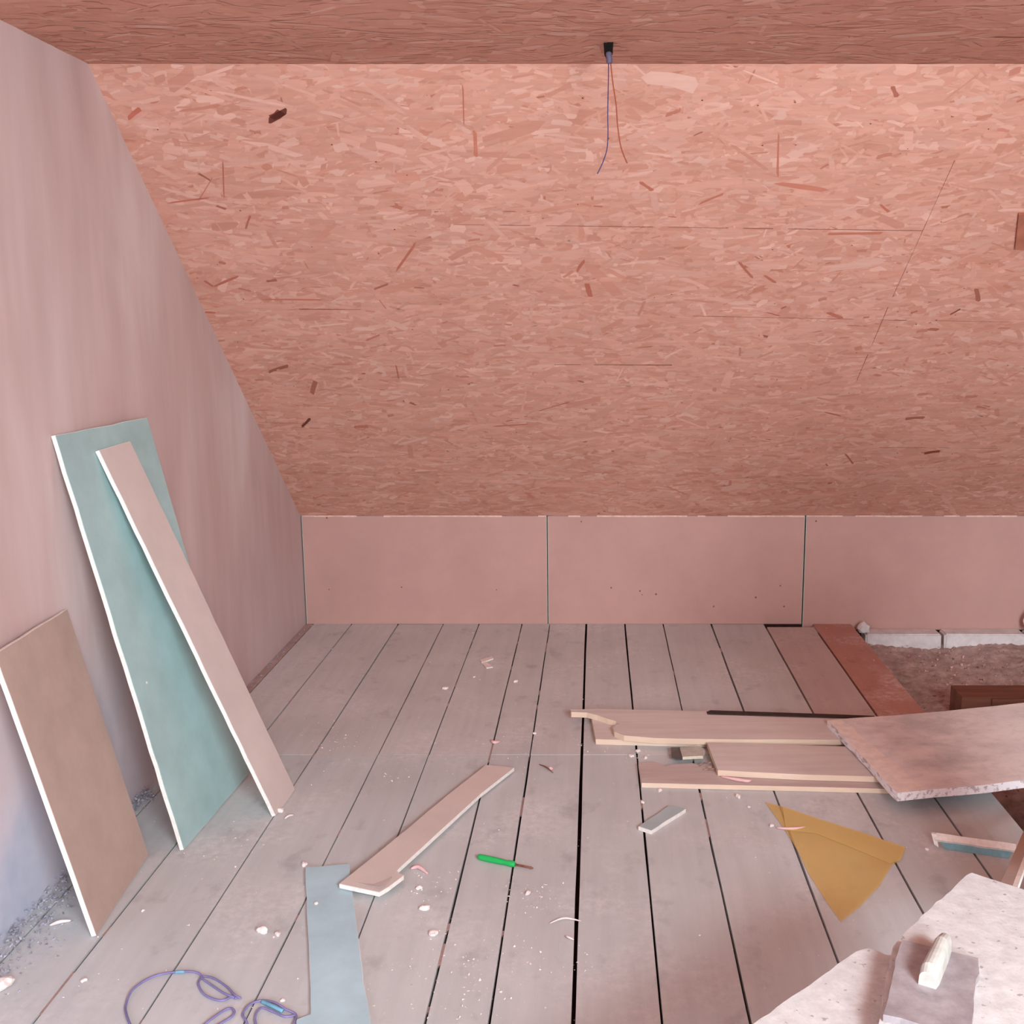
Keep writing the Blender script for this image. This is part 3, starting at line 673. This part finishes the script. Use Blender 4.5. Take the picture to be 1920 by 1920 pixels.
# ------------------------------------------------------------------ foreground bench with powdery sheets and float
ZB = .50
def fore(name, label, L, z, th, seed, amp=.0011, group='powdery sheets on the trestle'):
    random.seed(seed); pts = ragged([at(x, y, z) for x, y in L], .018, amp, UP)
    c = sum(pts, Vector())/len(pts); mb = MB(); mb.prism(pts, UP, th)
    o = mb.build(name, FOREG); tag(o, label, 'slab', group)
    return o
zl = .470; zu = .500
fore('powdery_sheet', 'lower white powdery plaster sheet on the trestle at the bottom right corner', [(1330,1990),(1412,1920),(1470,1878),(1530,1838),(1585,1798),(1605,1784),(1625,1778),(1642,1781),(1660,1790),(1760,1800),(1900,1830),(2040,1870),(2200,2900),(700,2900)], zl, .045, 3)
fore('powdery_sheet', 'upper white powdery plaster sheet carrying the steel float', [(1690,1757),(1740,1708),(1790,1662),(1812,1641),(1822,1636),(1870,1652),(1920,1668),(2010,1696),(2160,2200),(1600,2250),(1645,1930),(1660,1850),(1674,1775)], zu, .030, 5)
# raised powder lumps on the upper sheet
t = thing('trestle', 'low trestle hidden under the powdery sheets', 'trestle', (.65, 1.12, 0))
mb = MB(); mb.box((.45, .75, .40), (.85, 1.5, .425)); mb.build('trestle_top', PLANKD, t)
for (x, y) in [(.49,.80),(.81,.80),(.49,1.44),(.81,1.44)]:
    mb = MB(); mb.box((x-.02, y-.02, 0), (x+.02, y+.02, .40)); mb.build('leg', PLANKD, t)
# float
zf = .512
c4 = [at(1692,1762,zf), at(1834,1796,zf), at(1820,1945,zf), at(1656,1902,zf)]
c = sum(c4, Vector())/4
t = thing('plaster_float', 'dusty steel hand float with pale block handle lying on the upper white sheet', 'trowel', (c.x, c.y, zu))
bm_pts = ragged(c4, .02, .0012, UP)
mb = MB(); mb.prism(bm_pts, UP, .011); mb.build('blade', METAL, t)
ha = at(1738,1850,zf); hb = at(1772,1778,zf); hd = (hb-ha); Lg = hd.length; hd.normalize(); hs = Vector((hd.y, -hd.x, 0))
prof = [(0, .0, .014),(.0, .024, .013),(.12, .032, .015),(.4,.034,.014),(.75,.036,.013),(.95,.030,.011),(1.0,.020,.008)]
v = []; f = []
K = 10
for (k, h, wd) in prof[1:]:
    for j in range(K):
        a_ = math.pi * j/(K-1); cx_ = math.cos(a_); sx_ = math.sin(a_)**.45
        v.append(ha + hd*Lg*k + hs*(wd*cx_) + Vector((0,0,h*sx_)))
m_ = len(prof) - 1
for i in range(m_-1):
    for j in range(K-1): f.append((i*K+j, (i+1)*K+j, (i+1)*K+j+1, i*K+j+1))
f += [list(range(K)), list(range((m_)*K-1, (m_-1)*K-1, -1))]
mesh('handle', v, f, HANDLE, t)
# leaning strip right of the sheets: foot on the boards, near end on the sheet
f0 = Vector((1.415, 3.19, .004))
A0 = at(1869,1674,.44); A1 = at(1903,1678,.44)
dd = (f0 - A0); n = dd.cross(A1-A0).normalized(); n = n if n.z > 0 else -n; ws = (A1-A0)
t = thing('leaning_strip', 'brownish plasterboard strip with white edge leaning behind the powdery sheets, right picture edge', 'plasterboard', (f0.x, f0.y, 0))
mb = MB(); mb.prism([A0, A0 + ws, A0 + ws + dd*.98, A0 + dd*.98], n, .0125); mb.build('gypsum_core', CORE, t)
mb = MB(); mb.prism([A0 + n*.0008, A0 + ws*.70 + n*.0008, A0 + ws*.70 + dd*.98 + n*.0008, A0 + dd*.98 + n*.0008], n, .0008); mb.build('paper_facing', TAUPE, t)
# small things at the right edge
tag(lump('plaster_lump', (2.13, YB-.09, .0), .03, .04, .06, CRUMB, 99), 'pale plaster lump on the right edge against the wall panel', 'rubble')
a = on_slope(1908, 398); b = on_slope(1902, 462)
P0 = Vector((0, YB, ZK))
def sp(px, py, h): x, s = on_slope(px, py); return P0 + Vector((x,0,0)) + sl*s + sn*h
mb = MB(); mb.prism([sp(1909,398,.012), sp(1970,398,.012), sp(1975,466,.012), sp(1902,463,.012)], sn, .011)
tag(mb.build('wood_patch', BROWN), 'brown wooden piece fixed on the strand board at the right picture edge', 'board')
